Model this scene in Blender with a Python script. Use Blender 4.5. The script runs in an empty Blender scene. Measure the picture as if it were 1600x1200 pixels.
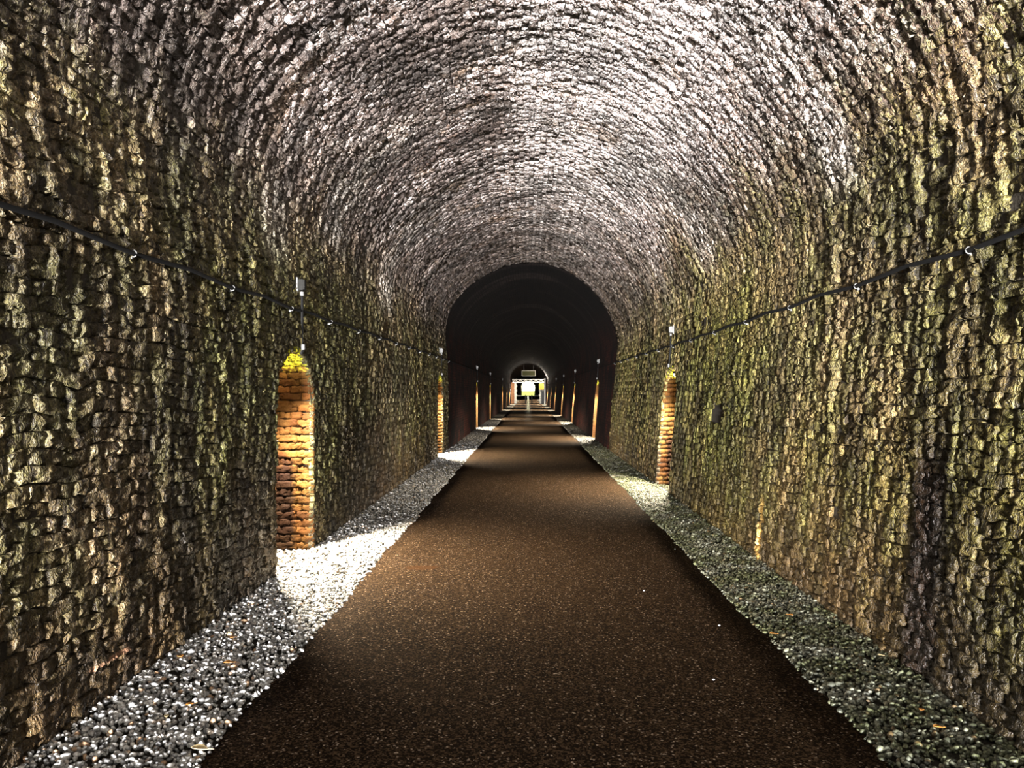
import bpy, bmesh, math, random
import numpy as np
from mathutils import Vector, Matrix

C = bpy.context.scene.collection
sc = bpy.context.scene
R = math.radians
rng = np.random.default_rng(11)
random.seed(5)

# ------------------------------------------------------------------ camera
EYE = 1.55
cam_d = bpy.data.cameras.new('camera')
cam_d.sensor_width = 36; cam_d.lens = 26.0
cam_d.clip_end = 1000
cam = bpy.data.objects.new('camera', cam_d); C.objects.link(cam)
cam.location = (0, 0, EYE)
cam.rotation_euler = (R(90.545), 0, R(1.24))
sc.camera = cam

# ------------------------------------------------------------------ view, sky, daylight
sc.view_settings.view_transform = 'Standard'
sc.view_settings.look = 'None'
sc.view_settings.exposure = 0.0
sc.view_settings.gamma = 1.0
sc.view_settings.use_curve_mapping = False
world = bpy.data.worlds.new('world'); sc.world = world
world.use_nodes = True
wn = world.node_tree
bg = wn.nodes['Background']
bg.inputs[0].default_value = (1.0, 0.94, 0.58, 1)
bg.inputs[1].default_value = 5.0
# daylight falling in through the tunnel mouth behind the camera
DAY_Y = -15.0
ld = bpy.data.lights.new('daylight', 'AREA')
ld.shape = 'RECTANGLE'; ld.size = 2.4; ld.size_y = .8
ld.energy = 47000; ld.color = (1.0, 0.975, 0.97)
day = bpy.data.objects.new('daylight', ld); C.objects.link(day)
day.location = (-0.8, DAY_Y, .42)
day.rotation_euler = (R(90 + 18), 0, R(-2))
LAMP_W = 2700.0
LAMP_COL = (1.0, 0.87, 0.66)

# ------------------------------------------------------------------ helpers
def tag(o, label=None, cat=None, group=None, kind=None):
    if label: o['label'] = label
    if cat: o['category'] = cat
    if group: o['group'] = group
    if kind: o['kind'] = kind
    return o

def link(o, parent=None):
    C.objects.link(o)
    if parent is not None: o.parent = parent
    return o

def np_mesh(name, verts, quads, mat, rnd=None, tris=None, smooth=False, uv=None):
    """verts (n,3), quads (m,4) -> mesh"""
    me = bpy.data.meshes.new(name)
    verts = np.asarray(verts, np.float32)
    faces = np.asarray(quads if tris is None else tris, np.int32)
    k = faces.shape[1]
    me.vertices.add(len(verts)); me.vertices.foreach_set('co', verts.ravel())
    me.loops.add(faces.size); me.loops.foreach_set('vertex_index', faces.ravel())
    me.polygons.add(len(faces))
    me.polygons.foreach_set('loop_start', np.arange(0, faces.size, k, dtype=np.int32))
    me.polygons.foreach_set('loop_total', np.full(len(faces), k, np.int32))
    if smooth: me.polygons.foreach_set('use_smooth', np.ones(len(faces), bool))
    me.update(calc_edges=True)
    if rnd is not None:
        a = me.attributes.new('rnd', 'FLOAT', 'POINT'); a.data.foreach_set('value', np.asarray(rnd, np.float32))
    if uv is not None:
        l = me.uv_layers.new(name='UVMap'); l.data.foreach_set('uv', np.asarray(uv, np.float32).ravel())
    me.materials.append(mat)
    return me

def obj(name, me, parent=None):
    return link(bpy.data.objects.new(name, me), parent)

class MB:
    def __init__(s): s.bm = bmesh.new()
    def box(s, c, d, rot=None, bev=0):
        b = bmesh.new(); bmesh.ops.create_cube(b, size=1)
        bmesh.ops.scale(b, vec=d, verts=b.verts)
        if bev: bmesh.ops.bevel(b, geom=b.edges[:], offset=bev, segments=2, affect='EDGES')
        if rot is not None: bmesh.ops.transform(b, matrix=rot.to_4x4(), verts=b.verts)
        bmesh.ops.translate(b, vec=c, verts=b.verts); s._add(b); return s
    def cyl(s, p, q, r, r2=None, seg=12):
        p, q = Vector(p), Vector(q); d = q - p
        b = bmesh.new()
        bmesh.ops.create_cone(b, cap_ends=True, segments=seg, radius1=r, radius2=r if r2 is None else r2, depth=d.length)
        m = Matrix.Translation((p + q) / 2) @ d.to_track_quat('Z', 'Y').to_matrix().to_4x4()
        bmesh.ops.transform(b, matrix=m, verts=b.verts); s._add(b); return s
    def ball(s, c, d, seg=12):
        b = bmesh.new(); bmesh.ops.create_uvsphere(b, u_segments=seg, v_segments=seg // 2 + 2, radius=1)
        bmesh.ops.scale(b, vec=d, verts=b.verts); bmesh.ops.translate(b, vec=c, verts=b.verts); s._add(b); return s
    def tube(s, pts, r, seg=8):
        pts = [Vector(p) for p in pts]; rings = []
        for i, p in enumerate(pts):
            t = (pts[min(i + 1, len(pts) - 1)] - pts[max(i - 1, 0)]).normalized()
            u = t.cross(Vector((0, 0, 1)));
            if u.length < .01: u = t.cross(Vector((1, 0, 0)))
            u.normalize(); v = t.cross(u)
            rings.append([s.bm.verts.new(p + r * (math.cos(a) * u + math.sin(a) * v)) for a in [2 * math.pi * k / seg for k in range(seg)]])
        for a, b in zip(rings, rings[1:]):
            for k in range(seg):
                f = s.bm.faces.new((a[k], a[(k + 1) % seg], b[(k + 1) % seg], b[k])); f.smooth = True
        s.bm.faces.new(rings[0][::-1]); s.bm.faces.new(rings[-1]); return s
    def _add(s, b):
        m = bpy.data.meshes.new('t'); b.to_mesh(m); b.free(); s.bm.from_mesh(m); bpy.data.meshes.remove(m)
    def build(s, name, mat, parent=None, smooth=False):
        me = bpy.data.meshes.new(name); s.bm.normal_update(); s.bm.to_mesh(me); s.bm.free()
        if smooth: me.polygons.foreach_set('use_smooth', [True] * len(me.polygons))
        me.materials.append(mat); return obj(name, me, parent)

def empty(name, loc):
    o = bpy.data.objects.new(name, None); o.location = loc; o.empty_display_size = .1
    return link(o)

# ------------------------------------------------------------------ node helpers
class NT:
    def __init__(s, name, rough=.6, spec=.5):
        m = bpy.data.materials.new(name); m.use_nodes = True; s.m = m; s.t = m.node_tree
        s.p = s.t.nodes['Principled BSDF']
        s.p.inputs['Roughness'].default_value = rough
        s.p.inputs['Specular IOR Level'].default_value = spec
    def n(s, typ, **kw):
        nd = s.t.nodes.new(typ)
        for k, v in kw.items(): setattr(nd, k, v)
        return nd
    def l(s, a, b): s.t.links.new(a, b)
    def put(s, sock, v):
        if hasattr(v, 'node') or isinstance(v, bpy.types.NodeSocket): s.l(v, sock)
        elif isinstance(v, (tuple, list)) and len(v) == 3 and sock.type == 'RGBA': sock.default_value = (*v, 1)
        else: sock.default_value = v
    def math(s, op, a, b=0.0, clamp=False):
        nd = s.n('ShaderNodeMath', operation=op, use_clamp=clamp); s.put(nd.inputs[0], a); s.put(nd.inputs[1], b); return nd.outputs[0]
    def ramp(s, v, lo, hi, a=0.0, b=1.0):
        nd = s.n('ShaderNodeMapRange', interpolation_type='SMOOTHSTEP'); s.put(nd.inputs[0], v)
        nd.inputs[1].default_value = lo; nd.inputs[2].default_value = hi; nd.inputs[3].default_value = a; nd.inputs[4].default_value = b
        return nd.outputs[0]
    def mix(s, f, a, b, mode='MIX'):
        nd = s.n('ShaderNodeMix', data_type='RGBA', blend_type=mode); s.put(nd.inputs[0], f); s.put(nd.inputs[6], a); s.put(nd.inputs[7], b); return nd.outputs[2]
    def noise(s, vec, scale, detail=3, rough=.55, dist=0):
        nd = s.n('ShaderNodeTexNoise'); s.l(vec, nd.inputs['Vector']); nd.inputs['Scale'].default_value = scale
        nd.inputs['Detail'].default_value = detail; nd.inputs['Roughness'].default_value = rough; nd.inputs['Distortion'].default_value = dist
        return nd.outputs[0]
    def vor(s, vec, scale, feature='F1'):
        nd = s.n('ShaderNodeTexVoronoi', feature=feature); s.l(vec, nd.inputs['Vector']); nd.inputs['Scale'].default_value = scale
        return nd
    def pos(s):
        g = s.n('ShaderNodeNewGeometry'); return g.outputs['Position']
    def scalev(s, v, sx, sy, sz):
        nd = s.n('ShaderNodeVectorMath', operation='MULTIPLY'); s.l(v, nd.inputs[0]); nd.inputs[1].default_value = (sx, sy, sz); return nd.outputs[0]
    def sep(s, v):
        nd = s.n('ShaderNodeSeparateXYZ'); s.l(v, nd.inputs[0]); return nd.outputs
    def rnd(s):
        nd = s.n('ShaderNodeAttribute', attribute_name='rnd'); return nd.outputs['Fac']
    def bump(s, h, strength, dist):
        nd = s.n('ShaderNodeBump'); s.put(nd.inputs['Height'], h); nd.inputs['Strength'].default_value = strength; nd.inputs['Distance'].default_value = dist
        s.l(nd.outputs[0], s.p.inputs['Normal'])
    def base(s, c): s.put(s.p.inputs['Base Color'], c); return s.m
    def band(s, v, c, w, soft):
        """1 within w of c"""
        d = s.math('ABSOLUTE', s.math('SUBTRACT', v, c)); return s.ramp(d, w, w + soft, 1, 0)

def plain(name, col, rough=.5, metal=0, noise=0.25, nscale=30, bump=0.15):
    t = NT(name, rough, .15 if rough > .6 else .5); p = t.pos(); nz = t.noise(p, nscale)
    c = t.mix(t.ramp(nz, .3, .7), tuple(x * (1 - noise) for x in col), tuple(min(1, x * (1 + noise)) for x in col))
    t.p.inputs['Metallic'].default_value = metal
    t.bump(nz, bump, .004)
    return t.base(c)

def emit(name, col, strength):
    t = NT(name); t.p.inputs['Emission Color'].default_value = (*col, 1); t.p.inputs['Emission Strength'].default_value = strength
    return t.base(col)

# ------------------------------------------------------------------ materials
def lining_material():
    t = NT('weathered_lining_brick', .5, .30)
    P = t.pos(); x, y, z = t.sep(P); r = t.rnd()
    big = t.noise(P, .55, 4, .6); mid = t.noise(t.scalev(P, 1, 1, .6), 2.3, 4, .65)
    fine = t.noise(P, 26, 3, .7); grit = t.noise(P, 95, 2, .7)
    streak = t.noise(t.scalev(P, 3.2, 3.2, .35), 1.0, 4, .6)
    hoop = t.noise(t.scalev(P, .5, 2.6, .5), 1.0, 4, .6)
    # wall: olive moss over brown brick
    wall = t.mix(t.ramp(mid, .38, .62), (.150, .106, .052), (.132, .124, .046))
    wall = t.mix(t.math('MULTIPLY', t.ramp(fine, .5, .72), .75), wall, (.46, .41, .28))
    # vault: limey, greyish violet
    wall = t.mix(t.ramp(x, -.5, .5, 0, .7), wall, t.mix(t.ramp(mid, .38, .62), (.25, .185, .088), (.205, .19, .062)))  # right wall lighter and yellower: warm lamp light put into its colour
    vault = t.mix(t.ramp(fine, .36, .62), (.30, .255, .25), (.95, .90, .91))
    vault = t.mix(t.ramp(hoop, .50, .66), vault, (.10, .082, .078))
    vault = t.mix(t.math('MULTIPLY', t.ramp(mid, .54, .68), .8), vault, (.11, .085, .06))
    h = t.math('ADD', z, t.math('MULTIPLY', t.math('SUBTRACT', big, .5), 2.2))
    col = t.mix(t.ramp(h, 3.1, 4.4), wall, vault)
    lit_lime = t.math('MULTIPLY', t.math('MULTIPLY', t.math('MULTIPLY', t.ramp(x, -.5, .1), t.ramp(x, 1.9, 1.0)), t.ramp(z, 3.4, 4.1)), t.ramp(t.noise(t.scalev(P, 1, .7, 1), 1.7, 4, .65), .34, .52, 0, .95))  # lime deposit, whitened right of the crown to paint in brighter light there
    col = t.mix(lit_lime, col, t.mix(t.ramp(fine, .34, .5), (.45, .40, .39), (.97, .93, .93)))
    def lband(yc, yw, ys, xs, z0, z1, amt):
        nonlocal col
        w = t.math('MULTIPLY', t.band(y, yc, yw, ys), t.math('MULTIPLY', t.ramp(z, z0, z0 + .4), t.ramp(z, z1, z1 - .4)))
        w = t.math('MULTIPLY', t.math('MULTIPLY', w, t.ramp(t.math('MULTIPLY', x, xs), .2, .5)), t.ramp(fine, .34, .48, .15, amt)); col = t.mix(w, col, (.92, .88, .84))
    lband(5.45, .12, .25, 1, 2.9, 4.7, .9); lband(8.2, .3, .4, -1, 3.0, 4.8, .8); lband(11.3, .25, .5, -1, 2.6, 4.7, .6); lband(9.4, .2, .4, 1, 3.0, 4.9, .6); lband(6.3, .15, .3, -1, 2.5, 3.6, .45)
    # fine cracks and chalky flecks running round the bore
    V2_ = t.scalev(P, 34, 9, 9); fl = t.noise(t.scalev(P, 7, 42, 7), 1.0, 2, .6)
    col = t.mix(t.ramp(fl, .56, .70, 0, .45), col, t.mix(t.ramp(z, 2.4, 3.4), (.36, .32, .19), (.85, .80, .80)))
    col = t.mix(t.ramp(fl, .46, .36, 0, .9), col, (.012, .010, .006))
    gr2 = t.noise(P, 52, 3, .75); gr3 = t.noise(P, 13, 4, .7)
    col = t.mix(t.math('MULTIPLY', t.ramp(gr2, .53, .44, 0, .85), t.ramp(z, 2.8, 3.8, .35, 1)), col, (.055, .036, .040))
    col = t.mix(t.math('MULTIPLY', t.ramp(gr3, .52, .42, 0, .75), t.ramp(z, 2.4, 3.4, .5, 1)), col, t.mix(t.ramp(z, 2.6, 3.8), (.050, .040, .016), (.105, .068, .050)))
    glow = t.math('MULTIPLY', t.math('MULTIPLY', t.ramp(x, -.45, .25), t.ramp(x, 2.0, 1.2)), t.math('MULTIPLY', t.ramp(z, 3.5, 4.2), t.ramp(y, 15, 9)))  # light right of the crown painted into the vault, fading with depth
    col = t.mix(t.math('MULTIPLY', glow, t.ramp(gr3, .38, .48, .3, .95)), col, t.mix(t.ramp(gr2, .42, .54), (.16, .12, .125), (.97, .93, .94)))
    # smoke blackening and brown iron stain patches over the vault
    blot = t.noise(t.scalev(P, .8, .9, .8), 1.5, 4, .7)
    col = t.mix(t.math('MULTIPLY', t.ramp(blot, .50, .60, 0, .8), t.math('MULTIPLY', t.ramp(z, 2.8, 3.6), t.ramp(x, .7, -.4, .25, 1))), col, (.075, .058, .052))
    col = t.mix(t.math('MULTIPLY', t.ramp(blot, .44, .34, 0, .6), t.ramp(z, 2.8, 3.6)), col, (.16, .105, .06))
    col = t.mix(t.math('MULTIPLY', t.ramp(y, 11, 19, 0, .75), t.ramp(z, 2.2, 3.4)), col, (.07, .055, .045))  # upper lining gets gradually darker with depth
    # soot on the left haunch
    soot = t.math('MULTIPLY', t.ramp(x, -.2, -1.0), t.ramp(mid, .40, .60))
    col = t.mix(t.math('MULTIPLY', soot, t.ramp(z, 2.9, 3.6, 0, .85)), col, (.075, .062, .06))
    # damp brown foot
    foot = t.ramp(t.math('ADD', z, t.math('MULTIPLY', t.math('SUBTRACT', mid, .5), 1.2)), 1.0, .1)
    col = t.mix(t.math('MULTIPLY', foot, .88), col, (.068, .042, .018))
    dk = t.math('MULTIPLY', t.ramp(streak, .52, .68), t.ramp(z, 3.0, 1.6, 0, .85))
    col = t.mix(dk, col, (.030, .020, .012))
    left = t.ramp(x, 0, -.1); right = t.ramp(x, 0, .1)
    def patch(side, yc, yw, ys, z0, z1, colr, amt):
        nonlocal col
        w = t.math('MULTIPLY', t.band(y, yc, yw, ys), t.math('MULTIPLY', t.ramp(z, z1, z1 - .25 * (z1 - z0)), t.ramp(z, z0 - .01, z0)))
        w = t.math('MULTIPLY', w, t.math('MULTIPLY', side, amt)); col = t.mix(w, col, colr)
    patch(right, 4.10, .08, .16, -.2, 1.5, (.018, .007, .002), .96)     # dark red damp streak
    patch(right, 10.5, .10, .25, -.2, 1.2, (.03, .02, .01), .8)
    patch(right, 6.87, .030, .03, -.2, .62, (.95, .62, .26), .95)     # pale drip
    patch(left, 5.55, .35, .5, -.2, 1.15, (.028, .015, .008), .8)      # damp by the niche
    patch(left, 9.6, .7, 1.5, -.2, 1.4, (.035, .018, .009), .75)
    patch(left, 4.33, .006, .012, .7, 2.25, (.006, .005, .004), .9)    # movement cracks
    patch(left, 14.3, .02, .03, .6, 2.3, (.006, .005, .004), .9)
    patch(left, 3.68, .14, .05, .195, .215, (.42, .24, .15), .8)       # scrape
    # broad clean and grimy areas
    sw = t.noise(t.scalev(P, 1, 1, .8), 1.05, 3, .6)
    col = t.mix(1.0, col, t.mix(t.ramp(sw, .36, .62), (.58, .57, .53), (1.32, 1.26, 1.18)), 'MULTIPLY')
    grn = t.math('MULTIPLY', t.band(y, 9.2, 1.0, 2.2), t.math('MULTIPLY', right, t.ramp(z, 3.3, 2.2)))
    col = t.mix(t.math('MULTIPLY', grn, .7), col, t.mix(1.0, col, (.62, .74, .28), 'MULTIPLY'))
    col = t.mix(t.math('MULTIPLY', t.band(y, 16.0, 2.5, 2.5), t.ramp(z, 3.0, 2.2, 0, .6)), col, t.mix(1.0, col, (.66, .70, .36), 'MULTIPLY'))
    nearn = t.math('MULTIPLY', t.math('MULTIPLY', left, t.math('MULTIPLY', t.ramp(y, 3.9, 5.0), t.ramp(y, 13, 8))), t.ramp(z, 3.2, 2.3))
    col = t.mix(t.math('MULTIPLY', nearn, .85), col, t.mix(1.0, col, (.52, .60, .34), 'MULTIPLY'))
    dirt = t.math('MULTIPLY', t.math('MULTIPLY', right, t.ramp(y, 5.4, 3.9)), t.ramp(z, 3.4, 2.0))
    col = t.mix(t.math('MULTIPLY', dirt, .75), col, t.mix(1.0, col, (.52, .54, .40), 'MULTIPLY'))
    low = t.math('MULTIPLY', t.math('MULTIPLY', right, t.ramp(y, 8.0, 5.5)), t.ramp(z, 1.9, .9))
    col = t.mix(t.math('MULTIPLY', low, .7), col, t.mix(1.0, col, (.55, .52, .30), 'MULTIPLY'))
    # each brick its own tone, gritty crust
    col = t.mix(1.0, col, t.mix(r, (.66, .66, .66), (1.32, 1.30, 1.28)), 'MULTIPLY')
    col = t.mix(t.ramp(grit, .36, .52, .75, 0), col, (.012, .010, .007))
    t.put(t.p.inputs['Roughness'], t.ramp(fine, .3, .7, .62, .34))
    hgt = t.math('ADD', t.math('ADD', t.math('MULTIPLY', fine, .8), t.math('MULTIPLY', grit, .4)), t.math('MULTIPLY', fl, .9))
    t.bump(hgt, 1.0, .03)
    return t.base(col)

def mortar_material():
    t = NT('dark_mortar', .85, .3); P = t.pos()
    f = t.noise(P, 40, 3)
    t.bump(f, .8, .01)
    return t.base(t.mix(f, (.010, .008, .006), (.05, .042, .03)))

def niche_material(uvbrick):
    t = NT('niche_brick_textured' if uvbrick else 'niche_brick', .75, .08)
    P = t.pos(); x, y, z = t.sep(P)
    fine = t.noise(P, 30, 3, .65); mid = t.noise(P, 4.5, 4, .6)
    col = t.mix(t.ramp(mid, .35, .65), (.046, .0180, .0045), (.068, .036, .009))
    if uvbrick:
        b = t.n('ShaderNodeTexBrick'); uv = t.n('ShaderNodeUVMap'); t.l(uv.outputs[0], b.inputs['Vector'])
        b.inputs['Scale'].default_value = 1; b.inputs['Brick Width'].default_value = .225; b.inputs['Row Height'].default_value = .075
        b.inputs['Mortar Size'].default_value = .006
        col = t.mix(t.math('MULTIPLY', b.outputs['Fac'], .7), col, (.08, .05, .03))
    else:
        col = t.mix(1.0, col, t.mix(t.rnd(), (.6, .55, .5), (1.4, 1.35, 1.3)), 'MULTIPLY')
    # black damp low down at the back, moss under the crown
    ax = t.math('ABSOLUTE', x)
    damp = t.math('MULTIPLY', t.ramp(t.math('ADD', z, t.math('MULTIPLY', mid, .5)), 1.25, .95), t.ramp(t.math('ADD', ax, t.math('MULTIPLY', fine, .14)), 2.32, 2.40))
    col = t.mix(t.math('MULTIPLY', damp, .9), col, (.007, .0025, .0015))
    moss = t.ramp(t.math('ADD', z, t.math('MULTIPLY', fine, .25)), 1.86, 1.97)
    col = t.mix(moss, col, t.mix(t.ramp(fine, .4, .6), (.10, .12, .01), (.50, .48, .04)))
    t.bump(t.math('ADD', fine, t.math('MULTIPLY', t.noise(P, 90, 2), .4)), .9, .012)
    return t.base(col)

def far_material():
    t = NT('sooty_red_lining', .85, .15)
    P = t.pos(); x, y, z = t.sep(P)
    uv = t.n('ShaderNodeUVMap'); b = t.n('ShaderNodeTexBrick'); t.l(uv.outputs[0], b.inputs['Vector'])
    b.inputs['Scale'].default_value = 1; b.inputs['Brick Width'].default_value = .225; b.inputs['Row Height'].default_value = .075
    b.inputs['Mortar Size'].default_value = .008
    b.inputs['Color1'].default_value = (.4, .4, .4, 1); b.inputs['Color2'].default_value = (1, 1, 1, 1); b.inputs['Mortar'].default_value = (.2, .2, .2, 1)
    mid = t.noise(P, 1.4, 4, .6); hoop = t.noise(t.scalev(P, .3, 1.6, .3), 1, 3)
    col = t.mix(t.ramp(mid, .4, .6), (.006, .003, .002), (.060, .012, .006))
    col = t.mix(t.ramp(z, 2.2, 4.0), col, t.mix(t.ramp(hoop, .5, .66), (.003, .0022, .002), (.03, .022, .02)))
    col = t.mix(1.0, col, b.outputs['Color'], 'MULTIPLY')
    t.bump(t.math('ADD', t.math('MULTIPLY', b.outputs['Fac'], -.8), t.noise(P, 22, 3)), .9, .02)
    return t.base(col)

def asphalt_material():
    t = NT('tarmac', .9, .02); P = t.pos(); x, y, z = t.sep(P)
    v = t.vor(P, 120); cc = t.sep(v.outputs['Color'])[0]; g = t.noise(P, 160, 2, .6); mid = t.noise(P, 1.3, 3)
    c = t.mix(t.ramp(mid, .35, .65), (.0065, .0034, .0016), (.0105, .0058, .0028))
    c = t.mix(t.ramp(g, .40, .60, .7, 0), c, (.003, .002, .0015))
    c = t.mix(t.ramp(cc, .40, .90, 0, .8), c, (.054, .033, .018)); c = t.mix(t.ramp(cc, .965, .985, 0, .7), c, (.26, .20, .15))
    dx = t.math('DIVIDE', t.math('ADD', x, .93), .16); dy = t.math('DIVIDE', t.math('SUBTRACT', y, 6.48), .09)
    st = t.ramp(t.math('ADD', t.math('ADD', t.math('MULTIPLY', dx, dx), t.math('MULTIPLY', dy, dy)), t.noise(P, 14)), 1.0, 1.7, .7, 0)
    c = t.mix(st, c, (.03, .014, .006))
    wet = t.math('MULTIPLY', t.ramp(y, 24, 70), t.band(t.math('ADD', x, t.math('MULTIPLY', mid, .2)), .12, .04, .34))
    t.put(t.p.inputs['Roughness'], t.ramp(wet, 0, 1, .88, .15)); t.put(t.p.inputs['Specular IOR Level'], t.ramp(wet, 0, 1, .02, .45))
    t.bump(t.math('ADD', t.math('MULTIPLY', v.outputs['Distance'], -.9), g), .2, .004)
    return t.base(c)

def stone_material():
    t = NT('grey_limestone_chip', .55, .5); r = t.rnd(); P = t.pos(); n = t.noise(P, 60, 3)
    x, y, z = t.sep(P)
    cr = t.n('ShaderNodeValToRGB'); t.l(r, cr.inputs[0]); e = cr.color_ramp.elements
    e[0].position = 0; e[0].color = (.12, .12, .12, 1); e[1].position = 1; e[1].color = (.78, .76, .72, 1)
    for p, c in ((.35, (.36, .36, .35, 1)), (.7, (.62, .61, .59, 1)), (.93, (.60, .57, .53, 1)), (.96, (.42, .25, .13, 1)), (.985, (.7, .66, .6, 1))):
        k = e.new(p); k.color = c
    c = t.mix(1.0, cr.outputs[0], t.mix(n, (.6, .6, .6), (1.25, 1.25, 1.25)), 'MULTIPLY')
    # algae on the stones along the right-hand wall
    alg = t.math('MULTIPLY', t.ramp(x, 1.3, 1.4), t.ramp(t.noise(P, 3, 3), .3, .6, .78, 1.0))
    c = t.mix(alg, c, t.mix(1.0, c, (.11, .125, .055), 'MULTIPLY'))
    c = t.mix(t.math('MULTIPLY', t.math('MULTIPLY', t.ramp(y, 7.9, 9.0), t.ramp(y, 16.6, 15.6)), t.ramp(x, 0, -.1, 0, .7)), c, (.03, .027, .02))     # shade beyond the niche lamp's reach, painted into the stones
    c = t.mix(t.math('MULTIPLY', t.ramp(y, 18.5, 23), .85), c, (.035, .030, .025))     # darker deeper in
    t.bump(n, .4, .004)
    return t.base(c)

M = {
    'lining': lining_material(), 'mortar': mortar_material(), 'niche': niche_material(False), 'niche_uv': niche_material(True),
    'far': far_material(), 'asphalt': asphalt_material(), 'stone': stone_material(),
    'bed': plain('grit_bed', (.030, .026, .020), .9, nscale=60, bump=.6),
    'cable': plain('black_cable', (.003, .003, .003), .85), 'steel': plain('galvanised_steel', (.12, .12, .115), .6, .2),
    'grey': plain('grey_plastic', (.008, .008, .007), .7), 'white': plain('white_plastic', (.09, .09, .085), .6),
    'conduit': plain('dark_conduit', (.006, .006, .006), .8), 'lens': emit('lamp_lens', (1, .82, .52), 320),
    'leaf': plain('dry_leaf', (.50, .22, .05), .7, nscale=80), 'paleleaf': plain('pale_leaf', (.7, .55, .3), .7, nscale=80),
    'redbrick': None, 'quoin': plain('whitewashed_stone', (.62, .60, .52), .8, nscale=12),
    'grass': plain('grass_green', (.22, .30, .05), .9, nscale=3), 'concrete': plain('concrete', (.4, .38, .33), .8),
    'yellow': plain('yellow_sign', (.85, .55, .03), .5), 'black': plain('black_paint', (.015, .015, .015), .5),
    'olive': plain('weathered_sign', (.035, .035, .012), .7), 'red': plain('red_cloth', (.4, .03, .05), .7),
    'whitepaint': plain('white_paint', (.75, .74, .68), .5),
}
t_ = NT('orange_brick', .8)
P_ = t_.pos(); M['redbrick'] = t_.base(t_.mix(t_.ramp(t_.noise(P_, 6), .4, .6), (.34, .12, .04), (.50, .22, .07)))

# ------------------------------------------------------------------ tunnel profile
ctrl = [(-2.10, -.06), (-2.10, .8), (-2.10, 1.6), (-2.12, 2.3), (-2.17, 2.8), (-2.18, 3.2), (-2.06, 3.67), (-1.8, 4.07), (-1.38, 4.45),
        (-.95, 4.70), (-.5, 4.87), (0, 4.94), (.5, 4.90), (1.05, 4.70), (1.52, 4.37), (1.89, 3.95), (2.16, 3.52), (2.32, 3.05), (2.34, 2.7),
        (2.31, 2.3), (2.24, 1.6), (2.17, .8), (2.11, -.06)]
def catmull(c, n=24):
    c = [np.array(p, float) for p in c]; c = [2 * c[0] - c[1]] + c + [2 * c[-1] - c[-2]]; out = []
    for i in range(1, len(c) - 2):
        for k in range(n):
            t = k / n; p0, p1, p2, p3 = c[i - 1:i + 3]
            out.append(.5 * ((2 * p1) + (-p0 + p2) * t + (2 * p0 - 5 * p1 + 4 * p2 - p3) * t * t + (-p0 + 3 * p1 - 3 * p2 + p3) * t ** 3))
    out.append(c[-2]); return np.array(out)
prof = catmull(ctrl)
seg = np.linalg.norm(np.diff(prof, axis=0), axis=1); S = np.concatenate([[0], np.cumsum(seg)]); LEN = S[-1]
tan = np.gradient(prof, S, axis=0); tan /= np.linalg.norm(tan, axis=1)[:, None]
def P_at(s): return np.stack([np.interp(s, S, prof[:, 0]), np.interp(s, S, prof[:, 1])], -1)
def T_at(s):
    t = np.stack([np.interp(s, S, tan[:, 0]), np.interp(s, S, tan[:, 1])], -1); return t / np.linalg.norm(t, axis=-1, keepdims=True)
crown = int(np.argmax(prof[:, 1]))
def s_of_h(h, side):
    if side < 0: return float(np.interp(h, prof[:crown, 1], S[:crown]))
    return float(np.interp(-h, -prof[crown:, 1], S[crown:]))
def wall_x(h, side): return float(P_at(s_of_h(h, side))[0])
S_L = s_of_h(2.85, -1); S_R = s_of_h(2.85, 1)      # wall / vault split

NW, NH, NSPR, ND = 1.06, 1.91, 1.38, .55           # niche width, crown height, springing, depth
NICHE = {-1: [-5.4, 6.15, 17.2, 29.9, 40.6, 60.3, 73.5, 85.0, 97.0, 109.0, 121.0],
          1: [-10.9, 0.0, 11.22, 23.5, 35.3, 46.8, 59.3, 70.8, 83.0, 100.0, 115.0, 130.0]}
Y0, Y1, Y2 = DAY_Y, 19.5, 250.0
def arch_h(dy):
    """height of a niche opening at dy from its centre"""
    a = abs(dy) / (NW / 2)
    return 0 if a >= 1 else NSPR + (NH - NSPR) * math.sqrt(1 - a * a)
def arch_half(h, extra=0.0):
    """half width of the opening at height h"""
    if h <= NSPR: return NW / 2
    rr = NH - NSPR + extra; k = (h - NSPR) / rr
    return 0 if k >= 1 else (NW / 2 + extra) * math.sqrt(1 - k * k)

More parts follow.
